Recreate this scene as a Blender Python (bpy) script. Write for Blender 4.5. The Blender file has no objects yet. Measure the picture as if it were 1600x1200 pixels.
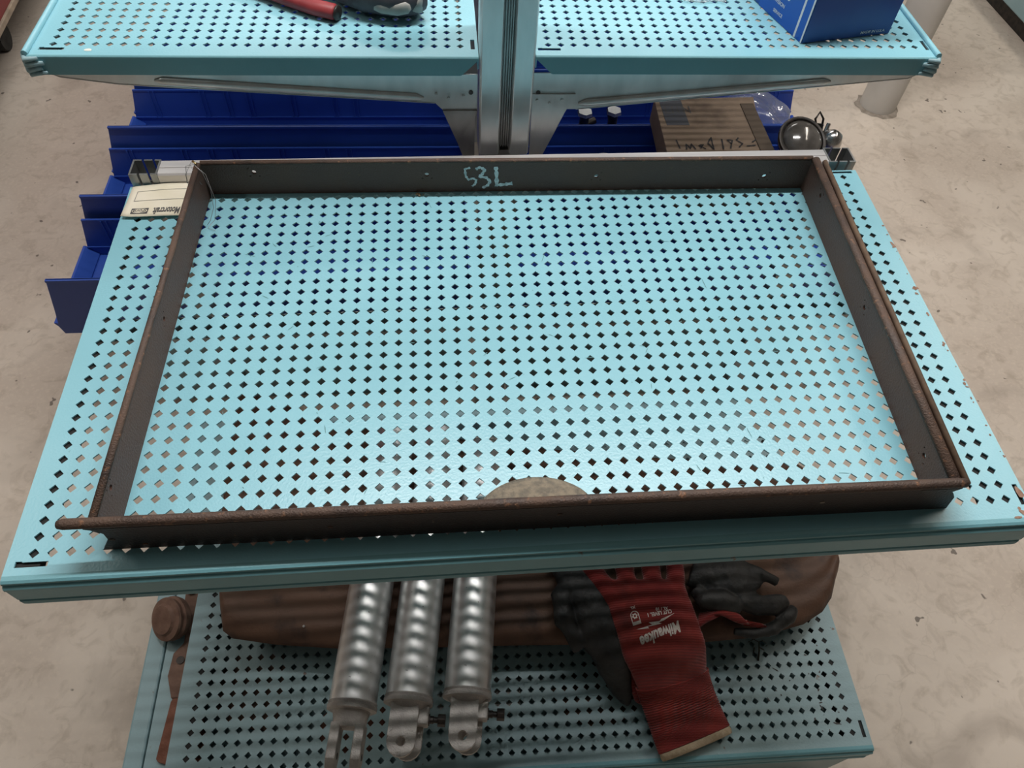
import bpy, bmesh, math, random
from mathutils import Vector, Matrix, Euler
random.seed(7)
S = bpy.context.scene
COL = S.collection

# ------------------------------------------------------------------ camera
cd = bpy.data.cameras.new('camera'); cam = bpy.data.objects.new('camera', cd); COL.objects.link(cam)
cam.location = (-.0782, -.5149, 1.2511)
cam.rotation_euler = (.6349, -.0487, -.0757)
cd.sensor_width = 36; cd.lens = 36*1161.55/1600; cd.clip_start = .02
S.camera = cam
# ------------------------------------------------------------------ world, lamps, exposure
W = bpy.data.worlds.new('workshop'); S.world = W; W.use_nodes = True
W.node_tree.nodes['Background'].inputs[0].default_value = (.82, .88, 1, 1)
W.node_tree.nodes['Background'].inputs[1].default_value = .10
def area(name, loc, rot, sx, sy, power, color):
    l = bpy.data.lights.new(name, 'AREA'); l.shape = 'RECTANGLE'; l.size = sx; l.size_y = sy
    l.energy = power; l.color = color
    o = bpy.data.objects.new(name, l); o.location = loc; o.rotation_euler = rot; COL.objects.link(o)
area('tube_and_fill_light', (.18, .48, 2.40), (0, 0, .014), 1.7, .042, 40, (1, .97, .94))  # key light: the ceiling tube
area('tube_and_fill_light', (.0, 3.6, 2.9), (-.3, 0, 0), 3.0, .2, 34, (1, .97, .93))  # unseen fill added at the back for the bins and general light
area('tube_and_fill_light', (2.2, .9, 2.9), (.0, .35, 1.57), 2.2, .15, 24, (1, .90, .78))  # unseen warm fill added to brighten the floor on the right
area('tube_and_fill_light', (-2.2, .9, 2.9), (.0, -.35, 1.57), 2.2, .15, 25, (1, .92, .82))  # unseen warm fill added to brighten the floor on the left
S.view_settings.view_transform = 'Standard'; S.view_settings.look = 'None'
S.view_settings.gamma = 1; S.view_settings.use_curve_mapping = False
S.view_settings.exposure = 0.0

# ------------------------------------------------------------------ helpers
class MB:
    def __init__(s): s.v = []; s.f = []
    def add(s, vs, fs):
        n = len(s.v); s.v += [tuple(v) for v in vs]; s.f += [tuple(i+n for i in f) for f in fs]; return s
    def box(s, x0, x1, y0, y1, z0, z1):
        return s.add([(x0,y0,z0),(x1,y0,z0),(x1,y1,z0),(x0,y1,z0),(x0,y0,z1),(x1,y0,z1),(x1,y1,z1),(x0,y1,z1)],
              [(0,3,2,1),(4,5,6,7),(0,1,5,4),(1,2,6,5),(2,3,7,6),(3,0,4,7)])
    def prism(s, pts, fn):          # pts 2D closed polygon; fn(p,k) -> 3D for k=0,1
        n = len(pts)
        return s.add([fn(p,0) for p in pts]+[fn(p,1) for p in pts],
              [tuple(range(n))[::-1], tuple(range(n,2*n))]+[(i,(i+1)%n,n+(i+1)%n,n+i) for i in range(n)])
    def tube(s, pts, rad, n=10, cap=True, up=(0,0,1)):
        pts = [Vector(p) for p in pts]; m = len(pts)
        rad = rad if isinstance(rad,(list,tuple)) else [rad]*m
        vs = []
        for i,p in enumerate(pts):
            d = (pts[min(i+1,m-1)]-pts[max(i-1,0)]).normalized()
            u = Vector(up); u = (u-d*u.dot(d))
            if u.length < 1e-4: u = Vector((1,0,0))-d*d.x
            u.normalize(); w = d.cross(u)
            r = rad[i]; ra,rb = r if isinstance(r,(list,tuple)) else (r,r)
            for k in range(n):
                a = 2*math.pi*k/n; vs.append(p+w*math.cos(a)*ra+u*math.sin(a)*rb)
        fs = [(i*n+k, i*n+(k+1)%n, (i+1)*n+(k+1)%n, (i+1)*n+k) for i in range(m-1) for k in range(n)]
        if cap: fs += [tuple(range(n))[::-1], tuple(range((m-1)*n, m*n))]
        return s.add(vs, fs)
    def grid(s, fn, nu, nv):
        return s.add([fn(i/nu, j/nv) for j in range(nv+1) for i in range(nu+1)],
              [(j*(nu+1)+i, j*(nu+1)+i+1, (j+1)*(nu+1)+i+1, (j+1)*(nu+1)+i) for j in range(nv) for i in range(nu)])
    def ob(s, name, m, parent=None, smooth=False, bevel=0, fix=True, solid=0, **kw):
        me = bpy.data.meshes.new(name); me.from_pydata(s.v, [], s.f)
        if fix:
            b = bmesh.new(); b.from_mesh(me); bmesh.ops.recalc_face_normals(b, faces=b.faces); b.to_mesh(me); b.free()
        if m: me.materials.append(m)
        if smooth:
            me.shade_smooth() if smooth is True else me.shade_smooth()
            if smooth is not True: me.set_sharp_from_angle(angle=math.radians(smooth))
        o = bpy.data.objects.new(name, me); COL.objects.link(o)
        if parent: o.parent = parent
        if solid:
            q = o.modifiers.new('thickness', 'SOLIDIFY'); q.thickness = solid; q.offset = 0
        if bevel:
            q = o.modifiers.new('bevel', 'BEVEL'); q.width = bevel; q.segments = 2; q.limit_method = 'ANGLE'
        for k,v in kw.items(): o[k] = v
        return o
def thing(name, label, category, loc=(0,0,0), rot=(0,0,0), group=None):
    o = bpy.data.objects.new(name, None); COL.objects.link(o); o.location = loc; o.rotation_euler = rot
    o.empty_display_size = .05
    return tag(o, label, category, group)
def tag(o, label, category, group=None):
    o['label'] = label; o['category'] = category
    if group: o['group'] = group
    return o
def sheet_cells(mb, rects, z0, z1):
    for (x0,x1,y0,y1) in rects:
        if x1-x0 > 1e-6 and y1-y0 > 1e-6: mb.box(x0,x1,y0,y1,z0,z1)
def rminus(r, h):
    x0,x1,y0,y1 = r; a0,a1,b0,b1 = h
    if a0 >= x1 or a1 <= x0 or b0 >= y1 or b1 <= y0: return [r]
    a0,a1,b0,b1 = max(a0,x0),min(a1,x1),max(b0,y0),min(b1,y1)
    return [(x0,x1,y0,b0),(x0,x1,b1,y1),(x0,a0,b0,b1),(a1,x1,b0,b1)]

# ------------------------------------------------------------------ materials
def mat(name, c1, c2=None, rough=.5, metal=0, scale=20, detail=4, lo=.35, hi=.65, bump=0, bscale=None, spec=.5,
        c3=None, s3=60, lo3=.62, hi3=.68, r3=None, coat=0, stretch=(1,1,1), rvar=0, alpha=1, trans=0, sheen=0):
    m = bpy.data.materials.new(name); m.use_nodes = True; nt = m.node_tree; N = nt.nodes; L = nt.links
    b = N['Principled BSDF']; b.inputs['Roughness'].default_value = rough; b.inputs['Metallic'].default_value = metal
    b.inputs['Specular IOR Level'].default_value = spec; b.inputs['Coat Weight'].default_value = coat
    b.inputs['Coat Roughness'].default_value = .15
    b.inputs['Alpha'].default_value = alpha; b.inputs['Transmission Weight'].default_value = trans
    if sheen: b.inputs['Sheen Weight'].default_value = sheen
    tc = N.new('ShaderNodeTexCoord'); mp = N.new('ShaderNodeMapping'); mp.inputs['Scale'].default_value = stretch
    L.new(tc.outputs['Object'], mp.inputs['Vector'])
    def noise(sc, d=detail):
        n = N.new('ShaderNodeTexNoise'); n.inputs['Scale'].default_value = sc; n.inputs['Detail'].default_value = d
        L.new(mp.outputs[0], n.inputs['Vector']); return n
    def ramp(src, a, bb):
        r = N.new('ShaderNodeMapRange'); r.inputs[1].default_value = a; r.inputs[2].default_value = bb
        L.new(src, r.inputs[0]); return r
    def mix(f, A, B):
        x = N.new('ShaderNodeMix'); x.data_type = 'RGBA'; L.new(f, x.inputs['Factor'])
        for i,v in ((6,A),(7,B)):
            if hasattr(v,'links'): L.new(v, x.inputs[i])
            else: x.inputs[i].default_value = (*v,1)
        return x
    out = None
    if c2:
        n = noise(scale); r = ramp(n.outputs[0], lo, hi); out = mix(r.outputs[0], c1, c2).outputs[2]
        if rvar:
            q = N.new('ShaderNodeMapRange'); q.inputs[3].default_value = rough; q.inputs[4].default_value = rough+rvar
            L.new(r.outputs[0], q.inputs[0]); L.new(q.outputs[0], b.inputs['Roughness'])
    if c3:
        n3 = noise(s3, 6); r3_ = ramp(n3.outputs[0], lo3, hi3); out = mix(r3_.outputs[0], out if out else c1, c3).outputs[2]
    if out: L.new(out, b.inputs['Base Color'])
    else: b.inputs['Base Color'].default_value = (*c1,1)
    if bump:
        nb = noise(bscale or scale*3, 3); bp = N.new('ShaderNodeBump'); bp.inputs['Strength'].default_value = bump
        bp.inputs['Distance'].default_value = .002
        L.new(nb.outputs[0], bp.inputs['Height']); L.new(bp.outputs[0], b.inputs['Normal'])
    m['_b'] = 1
    return m
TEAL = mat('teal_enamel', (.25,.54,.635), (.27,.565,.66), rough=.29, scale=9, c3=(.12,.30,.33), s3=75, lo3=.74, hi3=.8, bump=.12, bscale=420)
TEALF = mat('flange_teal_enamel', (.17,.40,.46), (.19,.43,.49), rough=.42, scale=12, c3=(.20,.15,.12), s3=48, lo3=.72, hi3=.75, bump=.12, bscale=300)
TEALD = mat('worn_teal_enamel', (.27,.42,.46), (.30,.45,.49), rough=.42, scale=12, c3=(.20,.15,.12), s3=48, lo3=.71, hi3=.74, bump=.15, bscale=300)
RUSTY_CHIP = mat('bare_rusted_chip', (.22,.12,.08), (.35,.22,.16), rough=.8, scale=200)
DIRTW = mat('pale_residue', (.75,.78,.72), rough=.6)
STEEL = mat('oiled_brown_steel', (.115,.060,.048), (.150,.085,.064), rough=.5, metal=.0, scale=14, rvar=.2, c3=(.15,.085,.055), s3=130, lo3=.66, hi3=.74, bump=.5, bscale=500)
STEELK = mat('near_black_steel', (.026,.018,.019), (.045,.03,.027), rough=.5, scale=20, c3=(.14,.08,.05), s3=120, lo3=.7, hi3=.76, bump=.4, bscale=500)  # darker steel than the other bars, on front bar and end webs
BEAD = mat('rust_brown_bead', (.070,.048,.040), (.125,.078,.057), rough=.5, metal=.2, scale=30, rvar=.2, c3=(.25,.13,.075), s3=150, lo3=.60, hi3=.70, bump=.5, bscale=600)
GALV = mat('galvanised_steel', (.62,.66,.67), (.74,.77,.78), rough=.30, metal=.62, scale=14, rvar=.08, stretch=(3,3,1), c3=(.3,.3,.3), s3=160, lo3=.76, hi3=.8, bump=.04, bscale=60)
GALVD = mat('dull_galvanised_steel', (.30,.31,.31), (.42,.43,.43), rough=.42, metal=.8, scale=30)
ALU = mat('pale_aluminium', (.62,.60,.60), (.72,.70,.69), rough=.42, metal=.55, scale=8, stretch=(1,12,12), c3=(.35,.3,.27), s3=150, lo3=.75, hi3=.8, rvar=.1)
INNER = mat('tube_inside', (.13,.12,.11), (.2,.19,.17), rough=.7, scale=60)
BLUE = mat('blue_polypropylene', (.022,.075,.38), (.028,.085,.42), rough=.42, scale=10)
ARMSHADE = mat('channel_shade_black', (.008,.008,.008), (.012,.012,.012), rough=.7, scale=40)  # near-black stands in for the shade inside the channels under the shelf edges
FLOORM = None
RUSTP = mat('rusted_brown_sheet', (.10,.052,.033), (.15,.078,.048), rough=.62, scale=9, c3=(.05,.028,.022), s3=22, lo3=.56, hi3=.7, bump=.3, bscale=260)
RUST2 = mat('red_brown_rust', (.20,.075,.045), (.28,.12,.08), rough=.8, scale=60, bump=.5, bscale=300)
RUST3 = mat('rusted_cast_iron', (.16,.085,.06), (.25,.15,.11), rough=.75, scale=40, bump=.5, bscale=240)
ALUC = mat('brushed_alloy_cylinder', (.82,.82,.82), (.90,.90,.90), rough=.34, metal=.85, scale=20, rvar=.12, stretch=(1,1,1), c3=(.2,.19,.18), s3=260, lo3=.7, hi3=.76)
CAST = mat('cast_alloy', (.46,.43,.41), (.58,.55,.52), rough=.55, metal=.55, scale=70, bump=.4, bscale=500)
BLACKM = mat('black_oily_metal', (.015,.015,.015), (.05,.04,.035), rough=.45, metal=.4, scale=60)
GREYN = mat('dark_nitrile_coating', (.012,.013,.014), (.035,.034,.033), rough=.62, scale=28, bump=.6, bscale=160)
HEM = mat('tan_hem_yarn', (.42,.33,.22), (.52,.42,.30), rough=.95, scale=120, bump=.6, bscale=400)
PRINT = mat('off_white_print', (.80,.72,.66), (.66,.58,.53), rough=.8, scale=200)
INK = mat('dark_grey_ink', (.09,.085,.085), rough=.8)
INKL = mat('thin_grey_ink', (.22,.21,.20), rough=.8)
PAPER = mat('manila_card', (.80,.74,.58), (.86,.80,.66), rough=.85, scale=30, c3=(.62,.50,.34), s3=26, lo3=.66, hi3=.76)
SALMON = mat('pink_reinforcing_patch', (.62,.30,.22), rough=.9)
WIRE = mat('thin_grey_wire', (.35,.35,.36), rough=.35, metal=.8)
CHALK = mat('white_paint_marker', (.92,.95,.95), (.60,.66,.67), rough=.7, scale=170, lo=.4, hi=.62)
CARD = mat('soiled_cardboard', (.20,.145,.105), (.27,.20,.145), rough=.9, scale=14, c3=(.14,.10,.075), s3=12, lo3=.55, hi3=.7)
MARK = mat('black_marker_pen', (.02,.02,.025), rough=.7)
CHROME = mat('chrome', (.72,.72,.72), (.6,.58,.56), rough=.12, metal=1, scale=30, rvar=.2)
LENS = mat('smoked_lamp_lens', (.06,.055,.05), (.12,.11,.10), rough=.12, scale=30, coat=1)
CLEAR = mat('clear_crinkled_film', (.8,.83,.85), rough=.12, trans=.85, alpha=.45, bump=.5, bscale=60)
REDP = mat('red_rubber_grip', (.22,.018,.025), (.30,.035,.04), rough=.5, scale=40)
MAUVE = mat('dark_slate_rubber', (.055,.05,.062), (.08,.072,.085), rough=.6, scale=60)
PALE = mat('pale_grey_rubber', (.32,.32,.30), (.38,.38,.36), rough=.7, scale=60)
BOXB = mat('glossy_blue_carton', (.012,.075,.33), (.02,.09,.37), rough=.38, scale=12, c3=(.005,.03,.16), s3=110, lo3=.76, hi3=.8)
BOXL = mat('bright_blue_carton', (.01,.10,.50), rough=.38)
WHITE = mat('white_print', (.72,.76,.80), rough=.6)
REDC = mat('dark_red_enamel', (.20,.012,.018), (.24,.018,.025), rough=.35, scale=6)
TRIM = mat('cream_trim', (.45,.36,.27), (.3,.24,.18), rough=.6, scale=30)
RUBBER = mat('black_tyre_rubber', (.02,.02,.02), (.05,.05,.045), rough=.8, scale=40)
BOLL = mat('chalky_white_paint', (.60,.57,.53), (.52,.49,.45), rough=.7, scale=8)
TABM = mat('grey_tan_cast', (.16,.14,.11), (.25,.21,.155), rough=.85, scale=160, lo=.4, hi=.6, bump=.7, bscale=400)
GRIT = mat('gritty_crumb', (.40,.28,.17), (.5,.38,.25), rough=.95, scale=300)
def red_knit():
    m = mat('red_knit', (.19,.014,.013), (.26,.028,.02), rough=.95, scale=24, c3=(.05,.012,.012), s3=14, lo3=.58, hi3=.75, sheen=.3)
    N = m.node_tree.nodes; L = m.node_tree.links
    w = N.new('ShaderNodeTexWave'); w.bands_direction = 'Y'; w.inputs['Scale'].default_value = 110; w.inputs['Distortion'].default_value = 1.5
    tc = N.new('ShaderNodeTexCoord'); L.new(tc.outputs['Object'], w.inputs['Vector'])
    bp = N.new('ShaderNodeBump'); bp.inputs['Strength'].default_value = .5; bp.inputs['Distance'].default_value = .001
    L.new(w.outputs[0], bp.inputs['Height']); L.new(bp.outputs[0], N['Principled BSDF'].inputs['Normal'])
    return m
KNIT = red_knit()
def concrete():
    m = bpy.data.materials.new('worn_concrete'); m.use_nodes = True; nt = m.node_tree; N = nt.nodes; L = nt.links
    b = N['Principled BSDF']; b.inputs['Roughness'].default_value = .6
    tc = N.new('ShaderNodeTexCoord')
    def noise(sc, d, dist=0):
        n = N.new('ShaderNodeTexNoise'); n.inputs['Scale'].default_value = sc; n.inputs['Detail'].default_value = d
        n.inputs['Distortion'].default_value = dist; L.new(tc.outputs['Object'], n.inputs['Vector']); return n.outputs[0]
    def mr(src,a,bb,c=0,d=1):
        r = N.new('ShaderNodeMapRange'); L.new(src,r.inputs[0])
        for i,v in enumerate((a,bb,c,d)): r.inputs[i+1].default_value = v
        return r.outputs[0]
    def mix(f,A,B):
        x = N.new('ShaderNodeMix'); x.data_type='RGBA'; L.new(f,x.inputs['Factor'])
        for i,v in ((6,A),(7,B)):
            if hasattr(v,'links'): L.new(v,x.inputs[i])
            else: x.inputs[i].default_value=(*v,1)
        return x.outputs[2]
    c = mix(mr(noise(3.2,5,.6),.38,.62),(.55,.465,.39),(.66,.575,.49))
    c = mix(mr(noise(26,8,1.2),.50,.74,0,.5),c,(.33,.265,.205))
    c = mix(mr(noise(150,5),.50,.72,0,.5),c,(.66,.57,.47))
    c = mix(mr(noise(5.5,6,1.0),.58,.74,0,.4),c,(.27,.22,.18))
    c = mix(mr(noise(34,2),.715,.735,0,.8),c,(.10,.08,.065))
    v = N.new('ShaderNodeTexVoronoi'); v.feature = 'DISTANCE_TO_EDGE'; v.inputs['Scale'].default_value = 3.1
    nn = N.new('ShaderNodeTexNoise'); nn.inputs['Scale'].default_value = 6; nn.inputs['Detail'].default_value = 5
    L.new(tc.outputs['Object'], nn.inputs['Vector'])
    vm = N.new('ShaderNodeMix'); vm.data_type='RGBA'; vm.inputs['Factor'].default_value=.22
    L.new(tc.outputs['Object'], vm.inputs[6]); L.new(nn.outputs[1], vm.inputs[7]); L.new(vm.outputs[2], v.inputs['Vector'])
    c = mix(mr(v.outputs[0],.0,.004,.16,0),c,(.22,.17,.13))
    L.new(c,b.inputs['Base Color'])
    bp = N.new('ShaderNodeBump'); bp.inputs['Strength'].default_value=.18; bp.inputs['Distance'].default_value=.002
    L.new(noise(60,6),bp.inputs['Height']); L.new(bp.outputs[0],b.inputs['Normal'])
    return m
FLOORM = concrete()

def text_mesh(s, size, weight=0, shear=0, sx=1, depth=0):
    cu = bpy.data.curves.new('t','FONT'); cu.body = s; cu.size = size; cu.shear = shear; cu.offset = weight*size
    cu.align_x = 'CENTER'; cu.align_y = 'CENTER'; cu.resolution_u = 3
    o = bpy.data.objects.new('t',cu); COL.objects.link(o)
    bpy.context.view_layer.update()
    me = o.evaluated_get(bpy.context.evaluated_depsgraph_get()).to_mesh()
    vs = [(v.co.x*sx, v.co.y, 0) for v in me.vertices]; fs = [tuple(p.vertices) for p in me.polygons]
    o.evaluated_get(bpy.context.evaluated_depsgraph_get()).to_mesh_clear()
    bpy.data.objects.remove(o); bpy.data.curves.remove(cu)
    return vs, fs
def decal(name, vf, M, m, parent=None):
    mb = MB(); mb.add([M @ Vector(v) for v in vf[0]], vf[1])
    return mb.ob(name, m, parent, fix=False)
def stroke(pts, w, fn, mb):            # hand-drawn stroke: ribbon through 2D pts, fn maps (a,b)->3D
    P2 = [Vector(p) for p in pts]; L = []
    for i in range(len(P2)-1):
        for k in range(4): L.append(P2[i].lerp(P2[i+1], k/4))
    L.append(P2[-1]); vs = []
    for i,p in enumerate(L):
        d = (L[min(i+1,len(L)-1)]-L[max(i-1,0)]); d = d.normalized() if d.length else Vector((1,0))
        n = Vector((-d.y,d.x)); ww = w*(.85+.3*math.sin(i*2.3))*.5
        vs += [fn(p+n*ww), fn(p-n*ww)]
    mb.add(vs, [(2*i,2*i+1,2*i+3,2*i+2) for i in range(len(L)-1)])

# ------------------------------------------------------------------ floor
FZ = -.65
f = MB().box(-4,4,-3,5,FZ-.05,FZ).ob('floor', FLOORM, kind='structure')
WALLM = mat('pale_wall_paint', (.28,.28,.27), (.33,.33,.32), rough=.8, scale=3)
for nm,b_ in (('wall_back',(-4,4,5,5.1,FZ,2.5)),('wall_front',(-4,4,-3.1,-3,FZ,2.5)),('wall_left',(-4.1,-4,-3,5,FZ,2.5)),('wall_right',(4,4.1,-3,5,FZ,2.5)),('ceiling',(-4.1,4.1,-3.1,5.1,2.5,2.6))):
    MB().box(*b_).ob(nm, WALLM, kind='structure')

P = .01524; HD = .0045; TH = .0016
# ------------------------------------------------------------------ perforated shelves
def make_shelf(nx, ny, mx0, mx1, my0, my1, label, loc, rot, fh=.04, style='lip', material=TEAL, group=None, cuts=(0,0), arms=True, stiff=True, bead=False):
    t = thing('perforated_shelf', label, 'shelf', loc, rot, group)
    hx, hy = nx*P/2, ny*P/2
    X0,X1,Y0,Y1 = -(nx-1)*P/2-mx0, (nx-1)*P/2+mx1, -(ny-1)*P/2-my0, (ny-1)*P/2+my1
    mb = MB()
    q = P/2
    for i in range(nx):
        for j in range(ny):
            x = (i-(nx-1)/2)*P; y = (j-(ny-1)/2)*P
            vs = []
            for z in (0,-TH):
                vs += [(x-q,y-q,z),(x+q,y-q,z),(x+q,y+q,z),(x-q,y+q,z),(x,y-HD,z),(x+HD,y,z),(x,y+HD,z),(x-HD,y,z)]
            fs = [(0,1,4),(1,5,4),(1,2,5),(2,6,5),(2,3,6),(3,7,6),(3,0,7),(0,4,7)]
            fs += [tuple(a+8 for a in f_)[::-1] for f_ in fs]
            fs += [(4,5,13,12),(5,6,14,13),(6,7,15,14),(7,4,12,15)]
            mb.add(vs, fs)
    L = .027; w = .0026
    fx,bx = (nx-1)*P/2, (ny-1)*P/2
    slots = [(-fx-.013,-fx+.014,-bx-.0122,-bx-.0068),      # front left, lengthwise
             (fx+.0122,fx+.0170,-bx-.0065,-bx+.0145),      # front right, crosswise
             (fx-.012,fx+.0145,bx+.0072,bx+.0110),         # back right
             (-fx-.0170,-fx-.0122,bx-.0145,bx+.0065)]      # back left
    strips = [(X0,X1,Y0,-hy),(X0,X1,hy,Y1),(X0,-hx,-hy,hy),(hx,X1,-hy,hy)]
    for s_ in slots:
        nxt = []
        for r in strips: nxt += rminus(r, s_)
        strips = nxt
    sheet_cells(mb, strips, -TH, 0)
    mb.ob('perforated_sheet', material, t, fix=False)
    if style == 'lip':
        prof = [(0,0),(-.004,-.0004),(-.0062,-.0018),(-.0068,-.0036),(-.0056,-.0048),(-.0078,-.0058),(-.0092,-.0078),(-.0094,-.0105),(-.0086,-.012),
                (-.0086,-fh+.009),(-.0080,-fh+.0078),(-.0092,-fh+.0066),(-.0100,-fh+.003),(-.0092,-fh),(-.005,-fh-.0005)]
    else:
        prof = [(0,0),(-.0012,-.0003),(-.0022,-.0012),(-.0026,-.003),(-.0026,-fh),(.004,-fh-.0005)]
    full = prof+[(p[0]+.0014,p[1]-.0012) for p in prof[::-1]][1:-1]
    def ff(p,k):
        x = (X0 if k == 0 else X1)
        if cuts[0] and k == 0: x += max(0,(-p[1]-.003))*cuts[0]
        if cuts[1] and k == 1: x -= max(0,(-p[1]-.003))*cuts[1]
        if style == 'lip': x += (1 if k == 0 else -1)*(0 if p[1] > -fh+.008 else (-p[1]-fh+.008)*.6)
        return (x, Y0+p[0], p[1])
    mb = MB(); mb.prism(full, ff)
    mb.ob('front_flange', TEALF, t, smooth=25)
    for nm,x in (('side_flange',X0),('side_flange',X1-.0016)):
        MB().box(x,x+.0016,Y0+.0006,Y1,-fh+.006,-TH).ob(nm, material, t)
    if bead:
        for x in bead:
            xx = X0-.002 if x < 0 else X1+.002
            mb = MB(); mb.tube([(xx,Y0,.0012),(xx,Y1,.0012)], .0036, 10)
            mb.ob('edge_bead', material, t, smooth=40)
    MB().box(X0+.002,X1-.002,Y1-.0016,Y1,-fh+.01,-TH).ob('rear_flange', material, t)
    if arms:
        for x,w_ in ((X0+.003,.024), (X1-.042,.039)):
            MB().box(x,x+w_,Y0+.003,Y1-.004,-.011,-TH-.001).ob('support_arm', ARMSHADE, t)
    if stiff:
        mb = MB()
        mb.prism([(.004,-.004),(.006,-.024),(.032,-.024),(.034,-.004),(.0325,-.004),(.0305,-.0225),(.0075,-.0225),(.0055,-.004)], lambda p,k:(X0+.022 if k==0 else X1-.022,p[0],p[1]))
        mb.ob('stiffener_channel', GALVD, t)
    return t
main = make_shelf(58,31,.0206,.0206,.0192,.0132,'large light teal perforated metal shelf carrying the brown steel frame',(0,0,0),(.0175,-.0175,0),fh=.041)
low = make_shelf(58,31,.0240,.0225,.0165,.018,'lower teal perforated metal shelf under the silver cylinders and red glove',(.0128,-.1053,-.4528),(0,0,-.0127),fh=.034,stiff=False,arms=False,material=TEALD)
MB().box(-.4560,-.432,-.243,.24,-.03,-.0018).ob('side_channel',ARMSHADE,low)
MB().box(.428,.455,-.243,.24,-.03,-.0018).ob('side_channel',ARMSHADE,low)
upl = make_shelf(31,58,.0221,.0207,.0225,.02,'upper left teal perforated shelf with the red tool lying on it',(-.0527-15*P,.3246+28.5*P,.13),(0,0,0),fh=.0222,style='plain',cuts=(0,1.05),bead=(-1,),arms=False,stiff=False)
upr = make_shelf(31,58,.0165,.0195,.0225,.02,'upper right teal perforated shelf under the blue carton',(.0513+15*P,.3245+28.5*P,.1325),(0,0,0),fh=.0222,style='plain',cuts=(1.05,0),bead=(1,),arms=False,stiff=False)
MB().box(-.2490,-.2215,-.455,.45,-.006,-.0018).ob('side_channel',ARMSHADE,upl)
MB().box(.2215,.2460,-.455,.45,-.006,-.0018).ob('side_channel',ARMSHADE,upr)
# crumpled outer corners of the upper shelves
for sh,sx,X,lab in ((upl,-1,-15*P-.0221,''),(upr,1,15*P+.0195,'')):
    mb = MB(); y0 = -28.5*P-.0225
    for k,(dz,r) in enumerate(((-.003,.0042),(-.0085,.0050),(-.0145,.0052),(-.020,.0040))):
        mb.tube([(X+sx*.003,y0+.03,dz),(X+sx*.0045,y0+.003,dz),(X+sx*.002,y0-.0035,dz-.001),(X-sx*(.012+.004*(k%2)),y0-.0048,dz+.0015)], [(r*.7,r*.8),(r,r*.8),(r,r*.8),(.001,r*.5)], 8)
    mb.ob('folded_corner', TEALD, sh, smooth=True)

# rust chips and specks on the paint (small bare patches, each a flat irregular patch sitting on its shelf)
def chips(parent, name, m, spots, z=.0003):
    mb = MB()
    for (x,y,r,e,a) in spots:
        n = 9; vs = []
        for k in range(n):
            t = 2*math.pi*k/n; rr = r*(.7+.6*random.random())
            px,py = math.cos(t)*rr*e, math.sin(t)*rr
            vs.append((x+px*math.cos(a)-py*math.sin(a), y+px*math.sin(a)+py*math.cos(a), z))
        mb.add(vs,[tuple(range(n))])
    o = mb.ob(name, m, parent, fix=False); o['kind'] = 'stuff'; return o
ed = [(.4525+random.uniform(-.002,.0015), random.uniform(-.2,.14), random.uniform(.0006,.0018), random.uniform(.5,1.6), 1.5) for _ in range(26)]
chips(main,'rust_chips',RUSTY_CHIP, ed+[(.453,.105,.0022,2.2,1.9),(.4528,.035,.0028,1.3,.4),(.4505,-.2225,.003,2.4,1.75),(.4425,-.2385,.0018,1,0),(.4447,-.2432,.003,1.5,-.6),(.4515,-.2405,.0022,1.4,1.2),(.437,-.2478,.0014,3,0),(.452,-.2475,.0025,1.5,0)])
chips(main,'surface_scuffs',mat('faint_scuff',(.10,.27,.30),rough=.5), [(random.uniform(-.3,.33),random.uniform(-.2,.2),random.uniform(.00025,.0005),random.choice((1,1,3,9,14)),random.uniform(0,3.14)) for _ in range(70)])
chips(upl,'white_drip',DIRTW,[(-.188,-28.5*P-.0125,.0026,1.5,0)])
chips(low,'dark_scuffs',INK,[(random.uniform(.33,.44),random.uniform(-.24,-.1),random.uniform(.0005,.0012),random.choice((1,2,5)),random.uniform(0,3)) for _ in range(22)])

# ------------------------------------------------------------------ rear frame holding the large shelf
t = thing('slotted_frame','silver slotted frame with two open square uprights behind the large shelf','shelf frame')
def upright(x0,x1,y0,y1,zt):
    w = .0021; mb = MB()
    def notched(xa,xb,zb,zt):
        wd = xb-xa; s = .0028; a = xa+wd*.30; b = xa+wd*.68
        return [(xa,zb),(xb,zb),(xb,zt),(b+s,zt),(b+s-.001,zt-.03),(b-.001,zt-.03),(b,zt),(a+s,zt),(a+s-.001,zt-.03),(a-.001,zt-.03),(a,zt),(xa,zt)]
    for ya in (y0, y1-w):
        poly = notched(x0,x1,FZ,zt)
        # split in simple boxes so the notches stay clean
        xs = [x0, poly[10][0], poly[7][0], poly[6][0], poly[3][0], x1]
        mb.box(x0,x1,ya,ya+w,FZ,zt-.03)
        mb.box(xs[0],xs[1],ya,ya+w,zt-.03,zt); mb.box(xs[2],xs[3],ya,ya+w,zt-.03,zt); mb.box(xs[4],xs[5],ya,ya+w,zt-.03,zt)
    mb.box(x0,x0+w,y0+w,y1-w,FZ,zt); mb.box(x1-w,x1,y0+w,y1-w,FZ,zt)
    o = mb.ob('upright', GALVD, t)
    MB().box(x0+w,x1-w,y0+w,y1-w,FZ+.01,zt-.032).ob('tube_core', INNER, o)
    return o
upright(-.4516,-.4186,.2415,.2700,.0145)
upright(.4205,.4560,.2500,.2796,.0190)
rl = MB()
def rail_f(p,k): return ((-.4184,.2418+p[0],.0140+p[1]) if k==0 else (.4203,.2500+p[0],.0186+p[1]))
rl.prism([(0,-.002),(.002,0),(.026,0),(.028,-.002),(.028,-.036),(0,-.036)], rail_f)
rl.ob('cross_rail', ALU, t, smooth=30)
MB().tube([(-.4184,.2545,.0142),(.4203,.2630,.0188)],.0006,6).ob('rail_seam', ALU, t)

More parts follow.
